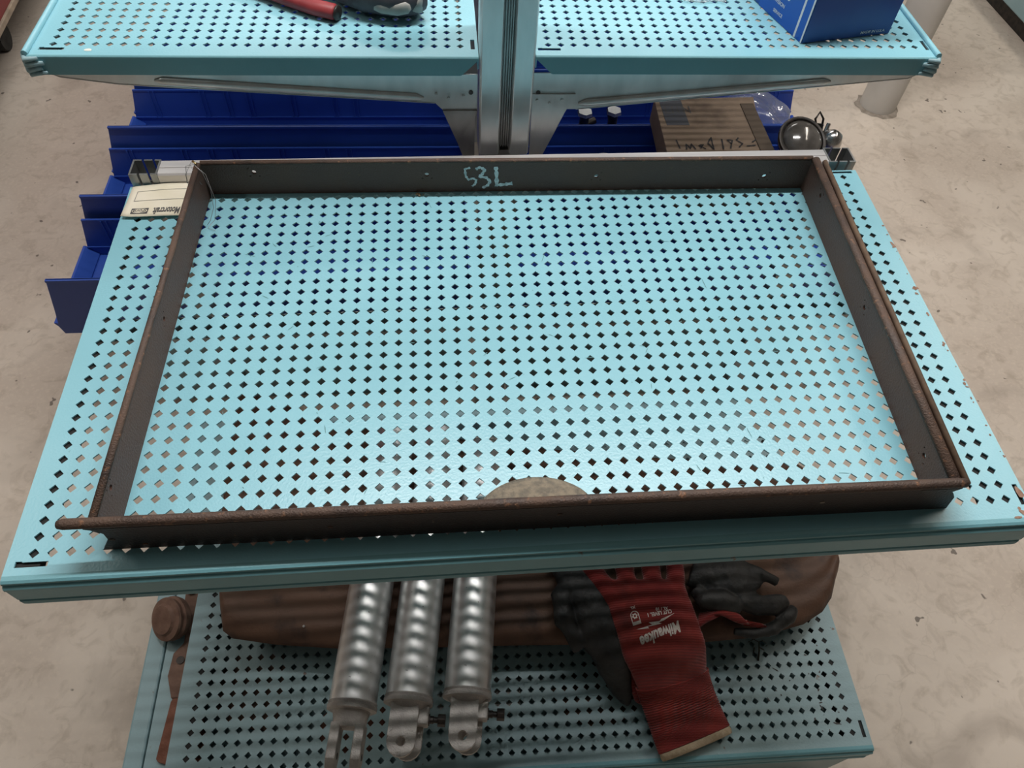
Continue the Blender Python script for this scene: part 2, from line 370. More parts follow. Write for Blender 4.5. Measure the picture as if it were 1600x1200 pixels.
# ------------------------------------------------------------------ central post and brackets
t = thing('display_post','tall galvanised double-channel post between the two upper shelves','post',(0,.3,FZ))
z0 = .0035-FZ; z1 = 1.15-FZ
for x0,x1 in ((-.0312,-.0042),(.0076,.0332)):
    mb = MB(); r = .002
    mb.prism([(x0,.035),(x0,-.008+r),(x0+r,-.010),(x1-r,-.010),(x1,-.008+r),(x1,.035)], lambda p,k:(p[0],p[1],z0 if k==0 else z1))
    mb.ob('face_channel', GALV, t, smooth=30, bevel=.0008)
mb = MB(); mb.box(-.0042,.0076,.002,.030,z0+.006,z1)
for x in (-.0025,.0004,.0033,.0058): mb.box(x-.0006,x+.0006,-.004,.002,z0+.008,z1)
mb.ob('slotted_core', GALVD, t)
MB().box(-.026,.028,.0355,.075,0,z1).ob('inner_tube', GALVD, t)
MB().box(-.05,.05,-.012,.034,z0-.06,z0-.05).ob('foot_plate', GALVD, t)
MB().box(-.02,.02,.0,.034,z0-.052,z0).ob('foot_stem', GALVD, t)
def bracket(side, label, body, rib, gus, rivets):
    t = thing('shelf_bracket', label, 'bracket', (side*.033,.3,.108), (0,0,0), 'galvanised brackets under the upper shelves')
    def L(p,y): return (p[0]-side*.033, y, p[1]-.108)
    mb = MB(); mb.prism(body, lambda p,k: L(p,.0015 if k==0 else .0035)); mb.ob('side_plate', GALV, t)
    # folded lower edge
    lo = body[1:5] if side<0 else body[1:4]
    mb = MB()
    for a,b in zip(lo[:-1],lo[1:]):
        mb.add([L(a,.0015),L(b,.0015),L(b,.014),L(a,.014)],[(0,1,2,3)])
    mb.ob('folded_edge', GALV, t, solid=.0015)
    mb = MB(); a,b = [Vector(L(p,.0005)) for p in rib]
    mb.tube([a,a.lerp(b,.03),a.lerp(b,.97),b],[(.001,.001),(.003,.0048),(.003,.0048),(.001,.001)],10)
    mb.ob('pressed_rib', GALV, t, smooth=True)
    mb = MB(); mb.prism(gus, lambda p,k: L(p,.002 if k==0 else .004) if p[1]<.03 else L(p,-.0005 if k==0 else .0014)); 
    mb.ob('gusset', GALVD if side<0 else GALV, t)
    for p in rivets:
        mb = MB(); c = L(p,-.0008); mb.tube([(c[0],c[1]-.0012,c[2]),(c[0],c[1]+.002,c[2])],.0017,10,up=(0,0,1)); mb.ob('rivet', GALV, t, smooth=30)
    for p in ((side*.041,.085),):
        mb = MB(); c = L(p,.0); mb.tube([(c[0],.0006,c[2]),(c[0],.0012,c[2])],.0028,14); mb.ob('bolt_hole', INK, t, label='dark round hole')
    return t
bracket(-1,'galvanised shelf bracket under the upper left shelf',
    [(-.033,.1078),(-.516,.1078),(-.507,.1035),(-.4477,.0950),(-.0844,.0705),(-.0745,.060),(-.033,.060)],
    [(-.405,.1000),(-.098,.0785)],
    [(-.033,.061),(-.0755,.061),(-.0660,.036),(-.0575,.012),(-.047,-.02),(-.036,-.02),(-.036,.055)],
    [(-.083,.083),(-.068,.078),(-.050,.081)])
bracket(1,'galvanised shelf bracket under the upper right shelf',
    [(.0335,.1100),(.5139,.1100),(.5049,.1045),(.0900,.0620),(.0865,.0620),(.0335,.0620)],
    [(.405,.1010),(.092,.0705)],
    [(.034,.0835),(.0870,.0835),(.0760,.058),(.0660,.030),(.0480,-.02),(.036,-.02)],
    [(.040,.0755),(.0555,.0715),(.071,.0760)])
# far-end supports of the upper shelves (beyond the top of the picture)
t = thing('display_post','second galvanised post holding the far ends of the upper shelves','post',(0,1.235,FZ))
MB().box(-.028,.028,-.01,.03,0,1.8).ob('face_channel', GALV, t, bevel=.002)
for s in (-1,1):
    mb = MB(); mb.prism([(s*.03,.757),(s*.5,.757),(s*.5,.745),(s*.08,.71),(s*.03,.65)], lambda p,k:(p[0],-.03 if k==0 else -.02,p[1])); mb.ob('bracket_arm', GALV, t)
MB().box(-.036,.036,-.03,.0,.60,.757).ob('bracket_arm', GALV, t)

# ------------------------------------------------------------------ base decks
t = thing('base_deck','wide teal metal base deck showing left of the lower perforated shelf','base shelf',(0,0,FZ))
zt = .158
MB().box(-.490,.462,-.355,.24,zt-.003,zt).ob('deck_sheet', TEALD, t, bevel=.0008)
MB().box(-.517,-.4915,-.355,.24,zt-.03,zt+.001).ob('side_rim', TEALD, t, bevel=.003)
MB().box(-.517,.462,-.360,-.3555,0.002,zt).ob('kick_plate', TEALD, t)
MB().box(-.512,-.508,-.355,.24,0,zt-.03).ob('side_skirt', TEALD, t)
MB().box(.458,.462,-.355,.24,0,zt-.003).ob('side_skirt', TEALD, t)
for s,nm in ((-1,'left'),(1,'right')):
    t = thing('base_deck','teal metal base deck carrying the row of blue bins on the %s'%nm,'base shelf',(s*.33,.3,FZ))
    MB().box(-.294,.294,.0806,1.65,.185,.2145).ob('deck_sheet', TEALD, t)
    MB().box(-.29,.29,.09,1.64,0,.185).ob('plinth', TEALD, t)

# ------------------------------------------------------------------ blue bins
def make_bin(side, y, length, depth, label):
    x0 = side*.7226
    t = thing('storage_bin', label, 'bin', (x0, y, -.4335), (0,0,0), 'long blue plastic bins under the upper shelves')
    s = -side                                     # direction from open end inward
    H = .1325; D = depth-.004
    def near(p,k): return (s*p[0], (0 if k==0 else .0025)+p[2], p[1])
    mb = MB()
    out_ = [(0,H),(length,H),(length,0),(-.0235,0),(-.027,.018),(-.0165,.06)]
    mb.prism(out_, lambda p,k:(s*p[0], .0 if k==0 else .003, p[1]))
    mb.box(*sorted((s*-.001,s*length)),-.0025,.0035,H-.005,H)
    mb.ob('near_wall', BLUE, t, bevel=.0008)
    HF = H-.046
    mb = MB(); mb.prism([(-.012,HF),(length,HF),(length,0),(-.0235,0),(-.027,.018)], lambda p,k:(s*p[0], D-.0065 if k==0 else D-.004, p[1]))
    mb.box(*sorted((s*-.012,s*length)),D-.0075,D-.003,HF-.001,HF+.002)
    mb.box(*sorted((s*-.026,s*length)),D-.0085,D-.006,.0215,.024)
    mb.ob('far_wall', BLUE, t)
    MB().box(*sorted((s*-.024,s*length)),.0065,D-.0065,0,.003).ob('bin_floor', BLUE, t)
    MB().box(*sorted((s*(length-.003),s*length)),.0065,D-.0065,.003,H).ob('back_wall', BLUE, t)
    mb = MB(); mb.prism([(-.034,.0235),(-.030,.0235),(-.010,.006),(-.010,.003),(-.024,.003)], lambda p,k:(s*p[0], .004 if k==0 else D-.004, p[1]))
    mb.ob('front_lip', BLUE, t)
    for rx in (.020,.125,.176,.222,.315,.405,.450):
        if rx < length-.02:
            mb = MB()
            for d in (0,.009):
                mb.prism([(rx+d,HF-.001),(rx+d+.0022,HF-.001),(rx+d+.0022,.024),(rx+d,.024)], lambda p,k:(s*p[0], D-.0085 if k==0 else D-.006, p[1]))
            mb.ob('rib', BLUE, t)
    return t
ys = [.383,.591,.795,1.0,1.205,1.41]
words = ['nearest','second','third','fourth','fifth','farthest']
for k,y in enumerate(ys):
    nm = words[k]
    make_bin(-1,y,.686,.2045,'%s long blue plastic bin in the left row behind the large shelf'%nm)
for k,y in enumerate(ys):
    nm = words[k]
    make_bin(1,y,.686,.2045,'%s long blue plastic bin in the right row behind the large shelf'%nm)

# ------------------------------------------------------------------ brown steel frame on the large shelf
Rm = Euler((.0175,-.0175,0)).to_matrix().to_4x4()
def onmain(name, label, cat, z=0):
    return thing(name, label, cat, Rm @ Vector((0,0,z)), (.0175,-.0175,0))
t = onmain('steel_frame','dark brown rusted steel rectangular frame lying on the large teal shelf','frame',.0002)
FRAME = t
BL,BR,FR,FL = Vector((-.3570,.2245)),Vector((.3715,.2095)),Vector((.3580,-.2295)),Vector((-.3675,-.2240))
HT = .045
def wall(p, q, out, name, holes=(), h=HT, th=.0028, m=STEEL, r=.0024, beadr=.0042, bead=True, trim=None):
    """upright strip from p to q (inner faces), thickness towards out, round holes (s along, z)"""
    d = (q-p); Ln = d.length; d.normalize(); n = Vector(out).normalized()
    mb = MB()
    def at(s,z,o): 
        c = p+d*s+n*o; return (c.x,c.y,z)
    c_ = r*2.2
    cuts = sorted(holes); edges = [0]
    for (s,z) in cuts: edges += [s-c_, s+c_]
    edges.append(Ln)
    for k in range(0,len(edges),2):
        a,b = edges[k],edges[k+1]
        mb.add([at(s,z,o) for o in (0,th) for (s,z) in ((a,0),(b,0),(b,h),(a,h))],[(0,1,2,3),(7,6,5,4),(0,4,5,1),(3,2,6,7),(0,3,7,4),(1,5,6,2)])
    for (s,z) in cuts:
        N_ = 16
        sq = []
        for k in range(N_):
            a = 2*math.pi*(k+.5)/N_; cx,cz = math.cos(a),math.sin(a); mx = max(abs(cx),abs(cz))
            sq.append((s+cx/mx*c_, z+cz/mx*c_))
        ci = [(s+math.cos(2*math.pi*(k+.5)/N_)*r, z+math.sin(2*math.pi*(k+.5)/N_)*r) for k in range(N_)]
        vs = [at(a,b,o) for o in (0,th) for (a,b) in sq+ci]
        fs = []
        for k in range(N_):
            k2=(k+1)%N_
            fs += [(k,k2,N_+k2,N_+k),(2*N_+k2,2*N_+k,3*N_+k,3*N_+k2),(N_+k,N_+k2,3*N_+k2,3*N_+k)]
        mb.add(vs,fs)
        for za,zb in ((0,z-c_),(z+c_,h)):
            mb.add([at(x,y,o) for o in (0,th) for (x,y) in ((s-c_,za),(s+c_,za),(s+c_,zb),(s-c_,zb))],[(0,1,2,3),(7,6,5,4),(0,4,5,1),(3,2,6,7)])
    w = mb.ob(name, m, t, fix=False)
    if bead:
        mb = MB(); mb.tube([at(0,h-.001,th*.5+beadr*.35),at(Ln*.33,h-.0006,th*.5+beadr*.35),at(Ln*.66,h-.0012,th*.5+beadr*.35),at(Ln,h-.001,th*.5+beadr*.35)],[(beadr,beadr*.75)]*4,12); mb.ob('rolled_edge', BEAD, w, smooth=True)
    return w
Ln = (BR-BL).length
bk = wall(BL,BR,(.02,1),'back_bar',[(.0585,.0320),(.2605,.0262),(.4660,.0215),(.6760,.0190)],r=.0028,beadr=.0034)
wl = wall(FL,BL,(-1,.02),'left_bar',[(.036,.0345),(.2300,.0262)],r=.0026,beadr=.0036)
wr = wall(FR,BR,(1,-.03),'right_bar',[(.0390,.0215),(.2180,.0250),(.3900,.0300)],r=.0028,beadr=.0050)
# groove and outer lip of the right bar
n = Vector((1,-.03)).normalized(); d = (BR-FR).normalized()
mb = MB()
a = FR+n*.0165; b = FR+d*.440+n*.0165
mb.tube([(a.x,a.y,.0385),(b.x,b.y,.0395)],[(.0030,.0034)]*2,10); mb.ob('outer_lip', mat('sandy_rust_edge',(.17,.11,.07),(.10,.065,.045),rough=.8,scale=60), t, smooth=True)
mb = MB(); a = FR+n*.0028; b = FR+d*.440+n*.0028
mb.add([(a.x,a.y,.036),(b.x,b.y,.037),(b.x+n.x*.0140,b.y+n.y*.0140,.0360),(a.x+n.x*.0140,a.y+n.y*.0140,.0350)],[(0,1,2,3)]); mb.ob('groove_strip', STEEL, t, solid=.0015)
# front bar
FLo,FRo = Vector((-.3770,-.2290)),Vector((.3735,-.2345))
def fb(s,z,o):
    c = FLo.lerp(FRo,s); return (c.x, c.y+o, z)
mb = MB()
Lf = (FRo-FLo).length
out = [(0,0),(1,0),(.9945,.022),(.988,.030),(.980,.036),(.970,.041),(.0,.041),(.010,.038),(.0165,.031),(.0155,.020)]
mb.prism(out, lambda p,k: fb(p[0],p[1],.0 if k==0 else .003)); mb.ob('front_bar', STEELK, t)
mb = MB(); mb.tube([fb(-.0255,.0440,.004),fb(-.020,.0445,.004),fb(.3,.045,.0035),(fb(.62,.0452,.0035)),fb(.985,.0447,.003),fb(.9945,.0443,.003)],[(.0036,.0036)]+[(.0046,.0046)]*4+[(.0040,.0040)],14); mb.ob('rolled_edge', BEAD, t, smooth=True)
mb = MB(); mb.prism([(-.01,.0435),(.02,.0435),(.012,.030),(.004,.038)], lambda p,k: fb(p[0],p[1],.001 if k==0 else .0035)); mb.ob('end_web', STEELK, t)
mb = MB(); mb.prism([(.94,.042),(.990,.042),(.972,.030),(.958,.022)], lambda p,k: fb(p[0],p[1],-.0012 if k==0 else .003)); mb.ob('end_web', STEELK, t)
for s,z in ((.02,.020),(.26,.024),(.52,.027),(.83,.026),(.965,.028),(.05,.008)):
    mb = MB(); c = fb(s,z,-.0006); mb.tube([c,(c[0],c[1]+.0005,c[2])],[(.0024,.0016)]*2,10); mb.ob('weld_spot', mat('w%d'%int(s*100),(.30,.24,.20),rough=.6) if s in(.83,) else BEAD, t)
# half-round cast tab behind the front bar
mb = MB()
def tabf(u,v):
    a = math.pi*u; rx,ry = .047,.024
    x = -.0075-math.cos(a)*rx*v; y = -.2265+(math.sin(a)**1.35)*ry*v
    return (x,y,.038+.008*(1-v*v))
mb.grid(tabf,24,6); mb.ob('half_round_tab', TABM, t, smooth=True, solid=.004, label='grey tan half-round tab')
# white paint writing 53L on the back bar
mb = MB()
def bkp(p):
    d2 = (BR-BL).normalized(); y = BL.y+(p.x-BL.x)*d2.y/d2.x-.0007; return (p.x,y,p.y)
stroke([(-.0445,.0365),(-.0510,.0345),(-.0500,.0240),(-.0465,.0185),(-.0415,.0210),(-.0375,.0180),(-.0385,.0125),(-.0425,.0085)],.0032,bkp,mb)
stroke([(-.0380,.0340),(-.0330,.0370),(-.0270,.0335),(-.0305,.0265),(-.0340,.0235),(-.0250,.0215),(-.0205,.0160),(-.0235,.0100),(-.0300,.0060)],.0042,bkp,mb)
stroke([(-.0140,.0375),(-.0130,.0260),(-.0125,.0085),(-.0130,.0100),(-.0030,.0110),(.0065,.0125)],.0052,bkp,mb)
o = mb.ob('painted_writing', CHALK, bk, fix=False, label='white hand-painted 53L')
# crumb at the foot of the back bar
mb = MB()
for k in range(7):
    x,y = -.108+random.uniform(-.006,.006), .2135+random.uniform(-.002,.002); r = random.uniform(.001,.0022)
    mb.tube([(x-r,y,.0006),(x,y,.0006+r*.8),(x+r,y,.0008)],[r*.5,r*.8,r*.4],5)
o = mb.ob('dirt_crumbs', GRIT, main, smooth=True); o['kind']='stuff'

# ------------------------------------------------------------------ paper tag and wire
t = onmain('paper_tag','cream paper parts tag wired to the back left corner of the brown frame','tag',.002)
PA,PB,PC,PD = Vector((-.4500,.2375)),Vector((-.3640,.2400)),Vector((-.3690,.1830)),Vector((-.4525,.1850))
def tagp(u,v,dz=0):          # u left->right, v back->front
    a = PA.lerp(PB,u); b = PD.lerp(PC,u); p = a.lerp(b,v)
    return Vector((p.x, p.y+.003*math.sin(u*3.1)*(1-v)-.001*math.sin(u*5), .0012+.0016*math.sin(u*3.1)+.003*max(0,.12-u)*8*max(0,v-.5)+dz))
mb = MB(); mb.grid(lambda u,v:tagp(u,v),14,8); mb.ob('card', PAPER, t, smooth=True, solid=.0005)
def flat(vf, cx, cy, sc, m, name):      # lettering upside down as seen from the front
    vs,fs = vf; mb = MB(); o_ = []
    for v in vs:
        u = cx-(v[0]*sc)/.086; w = cy+(v[1]*sc)/.056
        o_.append(tagp(u,w,.0006))
    mb.add(o_,fs); mb.ob(name,m,t,fix=False)
flat(text_mesh('Motorcraft',.0150,.03,sx=.46),.600,.845,1,INK,'printed_name')
mb = MB()
def ring(u0,v0,u1,v1,w,mb,wy=None):
    wy = wy or w*1.5
    for a in ((u0,v0,u1,v0+wy),(u0,v1-wy,u1,v1),(u0,v0,u0+w,v1),(u1-w,v0,u1,v1)):
        n_ = 8
        for k in range(n_):
            ua=a[0]+(a[2]-a[0])*k/n_; ub=a[0]+(a[2]-a[0])*(k+1)/n_
            mb.add([tagp(ua,a[1],.0006),tagp(ub,a[1],.0006),tagp(ub,a[3],.0006),tagp(ua,a[3],.0006)],[(0,1,2,3)])
ring(.10,.20,.82,.52,.007,mb); mb.ob('printed_frame', INKL, t, fix=False)
mb = MB()
mb.grid(lambda a,b: tagp(.115+.235*a,.755+.17*b,.0006),4,3); mb.ob('printed_badge', INK, t, fix=False)
mb = MB(); 
for r0,r1 in ((.88,1.0),(.0,.74)):
    n_=24; vs=[];fs=[]
    for k in range(n_):
        a=2*math.pi*k/n_
        for rr in (r0,r1): vs.append(tagp(.2325+math.cos(a)*rr*.105,.84+math.sin(a)*rr*.070,.0008))
    for k in range(n_):
        k2=(k+1)%n_; fs.append((2*k,2*k2,2*k2+1,2*k+1))
    mb.add(vs,fs)
mb.ob('badge_oval', PAPER, t, fix=False)
vs,fs = text_mesh('Ford',.0075,.01,shear=.4); mb=MB(); mb.add([tagp(.2325-v[0]/.086,.84+v[1]/.056,.0010) for v in vs],fs); mb.ob('badge_script', INK, t, fix=False)
mb = MB(); mb.grid(lambda a,b: tagp(.90+.10*a,.38+.32*b,.0006),2,2); mb.ob('eyelet_patch', SALMON, t, fix=False)
vs,fs = text_mesh('FORM  NO.  0000',.0042) ; 
# tie wire round the left bar
t = onmain('tie_wire','thin loose wire loop tying the paper tag around the left bar','wire',0)
mb = MB()
mb.tube([(-.372,.2120,.004),(-.3745,.2130,.030),(-.3690,.2140,.0505),(-.3600,.2150,.0515),(-.3520,.2100,.044),(-.3450,.1980,.030),(-.3440,.1840,.014),(-.3490,.1740,.004),(-.3520,.1690,.002)],.0003,6)
mb.tube([(-.3740,.2180,.006),(-.3755,.2190,.034),(-.3640,.2190,.0515),(-.3500,.2120,.040),(-.3410,.1900,.020),(-.3430,.1730,.006),(-.3510,.1640,.0015),(-.3420,.1600,.0015)],.0003,6)
mb.tube([(-.3640,.2150,.0515),(-.3590,.2060,.038),(-.3560,.2060,.030)],.0003,6)
mb.ob('wire_strand', WIRE, t, smooth=True)
MB().tube([(-.3640,.2255,.0480),(-.3590,.2190,.0490)],[(.0016,.0012),(.0009,.0008)],8).ob('wire_twist', mat('brass_twist',(.55,.42,.2),rough=.3,metal=.8), t, smooth=True)

# ------------------------------------------------------------------ things on the lower shelf
LM = Matrix.Translation((.0128,-.1053,-.4528)) @ Euler((0,0,-.0127)).to_matrix().to_4x4()
def onlow(name, label, cat, group=None, z=0):
    return thing(name,label,cat,LM @ Vector((0,0,z)),(0,0,-.0127),group)
# rusted panel
t = onlow('rusted_panel','long brown rusted sheet metal panel lying under the cylinders','panel')
front = [(-.409,-.010),(-.405,-.040),(-.3965,-.0715),(-.3827,-.0821),(-.3245,-.0931),(-.2424,-.102),(-.13,-.106),(-.0187,-.1086),(.10,-.113),(.2195,-.1175),(.3169,-.1136),(.3834,-.0994),(.4157,-.0832),(.4350,-.064),(.4488,-.0387),(.4649,-.0135)]
back = [(-.452,.325),(-.43,.33),(-.38,.31),(-.295,.270),(-.22,.25),(-.16,.24),(-.094,.230),(-.02,.22),(.06,.205),(.14,.195),(.206,.185),(.28,.178),(.36,.172),(.42,.168),(.46,.165),(.478,.150)]
def zp(v,u): 
    z = .068+.016*math.sin(min(1,v*1.15)*math.pi*.55)
    z += .0022*math.sin(v*44)*(1 if .1<v<.5 else .3)
    z -= .030*max(0,(.035-u)/.035)**1.5 + .030*max(0,(u-.965)/.035)**1.5
    z -= .012*max(0,(.06-v)/.06)
    if v > .6: z -= .050*((v-.6)/.4)**1.5
    return z
mb = MB(); nu = len(front)-1
def pf(u,v):
    s = u*nu; i = min(int(s),nu-1); k = s-i
    a = Vector(front[i]).lerp(Vector(front[i+1]),k); b = Vector(back[i]).lerp(Vector(back[i+1]),k); p = a.lerp(b,v)
    return (p.x,p.y,zp(v,u))
mb.grid(pf,60,40); mb.ob('pressed_sheet', RUSTP, t, smooth=True, solid=.0022)
for x in (-.33,-.02,.36):
    MB().box(x-.006,x+.006,.02,.06,0,.076).ob('support_web', RUSTP, t)
for (u,v) in ((.26,.2),(.29,.06),(.105,.12)):
    c = pf(u,v); mb = MB(); mb.tube([(c[0],c[1],c[2]-.001),(c[0],c[1],c[2]+.0016)],.0016,10,up=(1,0,0)); mb.ob('rivet_head', ALU, t, smooth=True)

# silver cylinders
def cylinder(a, b, kind, label, fitting):
    a = Vector(a); b = Vector(b); d = (b-a).normalized(); Lc = (b-a).length
    yaw = math.atan2(-d.x,d.y); pitch = math.asin(d.z)
    t = thing('hydraulic_cylinder', label, 'cylinder', LM @ a, (0,0,0), 'silver cylinders side by side on the lower shelf')
    t.rotation_euler = (pitch, 0, yaw-.0127)
    R_ = .0283
    mb = MB(); mb.tube([(0,.004,0),(0,.006,0),(0,Lc,0)],[R_*.99,R_,R_],40); mb.ob('barrel', ALUC, t, smooth=40)
    mb = MB(); mb.tube([(0,-.0040,0),(0,-.003,0),(0,.0015,0),(0,.0022,0),(0,.0030,0),(0,.0048,0),(0,.006,0)],[R_*.96,R_*1.04,R_*1.05,R_*.99,R_*1.0,R_*1.035,R_*1.0],40); mb.ob('end_ring', CAST, t, smooth=30)
    mb = MB(); mb.tube([(0,Lc,0),(0,Lc+.004,0),(0,Lc+.008,0)],[R_*1.04,R_*1.05,R_*.8],40); mb.ob('rear_cap', CAST, t, smooth=30)
    if kind == 'fork':
        mb = MB(); mb.tube([(0,-.0035,0),(0,-.012,0),(0,-.022,0)],[(R_*.80,R_*.8),(R_*.72,R_*.62),(R_*.70,R_*.55)],24); mb.ob('neck', CAST, t, smooth=40)
        for s in (-1,1):
            mb = MB(); mb.prism([(-.018,-.0145),(-.056,-.0145),(-.066,-.009),(-.068,0),(-.066,.009),(-.056,.0145),(-.018,.0145)], lambda p,k:(s*(.0085 if k==0 else .0195),p[0],p[1])); mb.ob('fork_prong', CAST, t, bevel=.001)
            mb = MB(); mb.tube([(s*.0082,-.052,0),(s*.0199,-.052,0)],.0038,12); mb.ob('pin_hole', INK, t)
        return t
    mb = MB(); mb.tube([(0,-.0035,0),(0,-.009,0)],[(R_*.86,R_*.86),(R_*.66,R_*.6)],24); mb.ob('neck', CAST, t, smooth=40)
    for zz,dx in ((.0085,-.002),(-.0160,.004)):
        n_ = 12; w_ = .0165; yc = -.046
        poly = [(-w_,-.004),(-w_,yc)]+[(math.cos(math.pi+math.pi*k/n_)*w_, yc+math.sin(math.pi+math.pi*k/n_)*w_) for k in range(1,n_)]+[(w_,yc),(w_,-.004)]
        hole = [(math.cos(2*math.pi*k/16)*.0054, yc+math.sin(2*math.pi*k/16)*.0054) for k in range(16)]
        # ear with a real hole: ring of quads between outline samples and hole
        outl = []
        for k in range(16):
            a_ = 2*math.pi*k/16; r_ = .0165
            outl.append((math.cos(a_)*r_, yc+math.sin(a_)*r_))
        mb = MB(); vs = [(x+dx,y,z) for z in (zz,zz+.0075) for (x,y) in outl+hole]; fs=[]
        for k in range(16):
            k2=(k+1)%16
            fs += [(k,k2,16+k2,16+k),(32+k2,32+k,48+k,48+k2),(16+k,16+k2,48+k2,48+k),(k2,k,32+k,32+k2)]
        mb.add(vs,fs)
        mb.prism([(-w_,yc),(-w_,-.003),(w_,-.003),(w_,yc),(w_*.98,yc+.004),(.012,yc+.0118),(0,yc+.0168),(-.012,yc+.0118),(-w_*.98,yc+.004)], lambda p,k:(p[0]+dx,p[1],zz if k==0 else zz+.0075))
        mb.ob('clevis_ear', CAST, t, bevel=.0008)
    MB().box(-.013,.015,-.020,-.004,-.0162,.009).ob('clevis_web', CAST, t, bevel=.002)
    if fitting:
        mb = MB(); mb.tube([(.016,-.018,-.004),(.032,-.018,-.004),(.032,-.018,-.004),(.037,-.018,-.004)],[.0045,.0045,.0035,.0035],10); mb.tube([(.037,-.018,-.004),(.046,-.018,-.004)],.0072,8); mb.tube([(.024,-.018,-.004),(.0275,-.018,-.004)],.0068,6)
        mb.ob('port_fitting', BLACKM, t, bevel=.0006)
        MB().box(.012,.026,-.026,-.004,-.014,.006).ob('port_boss', CAST, t, bevel=.002)
    return t
cylinder((-.2160,-.1885,.107),(-.1755,.185,.1175),'fork','leftmost silver hydraulic cylinder with an upright slotted fork end',False)
cylinder((-.1496,-.1845,.107),(-.1085,.185,.1175),'ear','middle silver hydraulic cylinder with a holed clevis end',True)
cylinder((-.0794,-.1820,.107),(-.0450,.160,.1170),'ear','rightmost silver hydraulic cylinder with a dark fitting at its side',True)

# ------------------------------------------------------------------ gloves
def loft(mb, pts, n=20):
    """pts: (centre, (halfwidth vec), half thickness)"""
    vs = []; m = len(pts)
    for i,(c,wv,h) in enumerate(pts):
        c = Vector(c); wv = Vector(wv)
        d = (Vector(pts[min(i+1,m-1)][0])-Vector(pts[max(i-1,0)][0])).normalized()
        up = wv.normalized().cross(d).normalized()
        if up.z < 0: up = -up
        for k in range(n):
            a = 2*math.pi*k/n
            ca,sa = math.cos(a),math.sin(a)
            vs.append(c+wv*(abs(ca)**.8*(1 if ca>0 else -1))+up*(sa*h))
    fs = [(i*n+k,i*n+(k+1)%n,(i+1)*n+(k+1)%n,(i+1)*n+k) for i in range(m-1) for k in range(n)]
    fs += [tuple(range(n))[::-1],tuple(range((m-1)*n,m*n))]
    mb.add(vs,fs)
def dense(pts, k=5):
    out = []
    for i in range(len(pts)-1):
        p0 = pts[max(i-1,0)]; p1 = pts[i]; p2 = pts[i+1]; p3 = pts[min(i+2,len(pts)-1)]
        for j in range(k):
            t_ = j/k
            def cr(a,b,c,d): return .5*((2*b)+(c-a)*t_+(2*a-5*b+4*c-d)*t_*t_+(-a+3*b-3*c+d)*t_**3)
            C = Vector([cr(p0[0][q],p1[0][q],p2[0][q],p3[0][q]) for q in range(3)])
            Wv = Vector([cr(p0[1][q],p1[1][q],p2[1][q],p3[1][q]) for q in range(3)])
            out.append((C,Wv,cr(p0[2],p1[2],p2[2],p3[2])))
    out.append(pts[-1]); return out
def remesh(o, v):
    q = o.modifiers.new('fuse','REMESH'); q.mode='VOXEL'; q.voxel_size=v; q.use_smooth_shade=True
    q = o.modifiers.new('soften','SMOOTH'); q.factor=.5; q.iterations=4
t = onlow('work_glove','red knit work glove hanging over the panel edge with its cuff towards the viewer','glove',group='work gloves beside the cylinders')
wv = lambda h,a=.03: (h*math.cos(a),h*math.sin(a),0)
spine = [((.2155,-.2290,.0125),wv(.0515,.29),.0105),((.2085,-.2080,.0180),wv(.0505,.28),.0115),((.1960,-.1720,.036),wv(.0500,.25),.012),((.1860,-.1500,.062),wv(.0520,.17),.012),((.1775,-.1320,.0840),wv(.0555,.08),.013),((.1700,-.1050,.0960),wv(.0565,-.02),.013),((.1630,-.0720,.1010),wv(.0575,-.06),.012),((.1600,-.0520,.1020),wv(.0560,-.05),.0115),((.1600,-.046,.1020),wv(.050,-.05),.008)]
mb = MB(); loft(mb, dense(spine))
for pts,r in (([(.118,-.068,.100),(.104,-.045,.101),(.090,-.022,.100),(.080,.002,.097),(.078,.020,.094)],.0135),
              ([(.143,-.062,.101),(.138,-.040,.104),(.136,-.010,.106),(.135,.020,.104),(.134,.045,.098)],.0128),
              ([(.172,-.060,.101),(.173,-.035,.104),(.174,-.005,.107),(.176,.030,.105),(.177,.056,.098)],.0132),
              ([(.203,-.062,.101),(.206,-.038,.103),(.209,-.010,.105),(.212,.020,.102),(.214,.040,.097)],.0125)):
    mb.tube(pts,[(r,r*.8)]*(len(pts)-1)+[(r*.7,r*.6)],14)
glove = mb.ob('knit_shell', KNIT, t, smooth=True); remesh(glove,.0022)
wq = glove.modifiers.new('wrinkle','DISPLACE'); tx = bpy.data.textures.new('glove_wrinkle','CLOUDS'); tx.noise_scale=.035; wq.texture=tx; wq.strength=.004; wq.mid_level=.5
# ribbed cuff rings
mb = MB()
sp = dense(spine,14)
for i in range(2,36,1):
    c,w_,h_ = sp[i]; c=Vector(c); w_=Vector(w_)
    d = (Vector(sp[i+1][0])-Vector(sp[i-1][0])).normalized(); up = w_.normalized().cross(d); up = up if up.z>0 else -up
    ring_pts = []
    for k in range(25):
        a = math.pi*(-.08+1.16*k/24); ca,sa=math.cos(a),math.sin(a)
        ring_pts.append(c+w_*((abs(ca)**.8)*(1 if ca>0 else -1))*1.004+up*(sa*h_+.0001))
    mb.tube(ring_pts,.0011,6)
o = mb.ob('cuff_ribs', KNIT, t, smooth=True); o['kind']='stuff'
mb = MB(); loft(mb, dense([((.2182,-.2365,.0105),wv(.0510,.29),.0090),((.2170,-.2330,.0115),wv(.0522,.29),.0112),((.2155,-.2285,.0125),wv(.0518,.29),.0112)],3)); mb.ob('cuff_hem', HEM, t, smooth=True, label='tan stitched cuff edge')
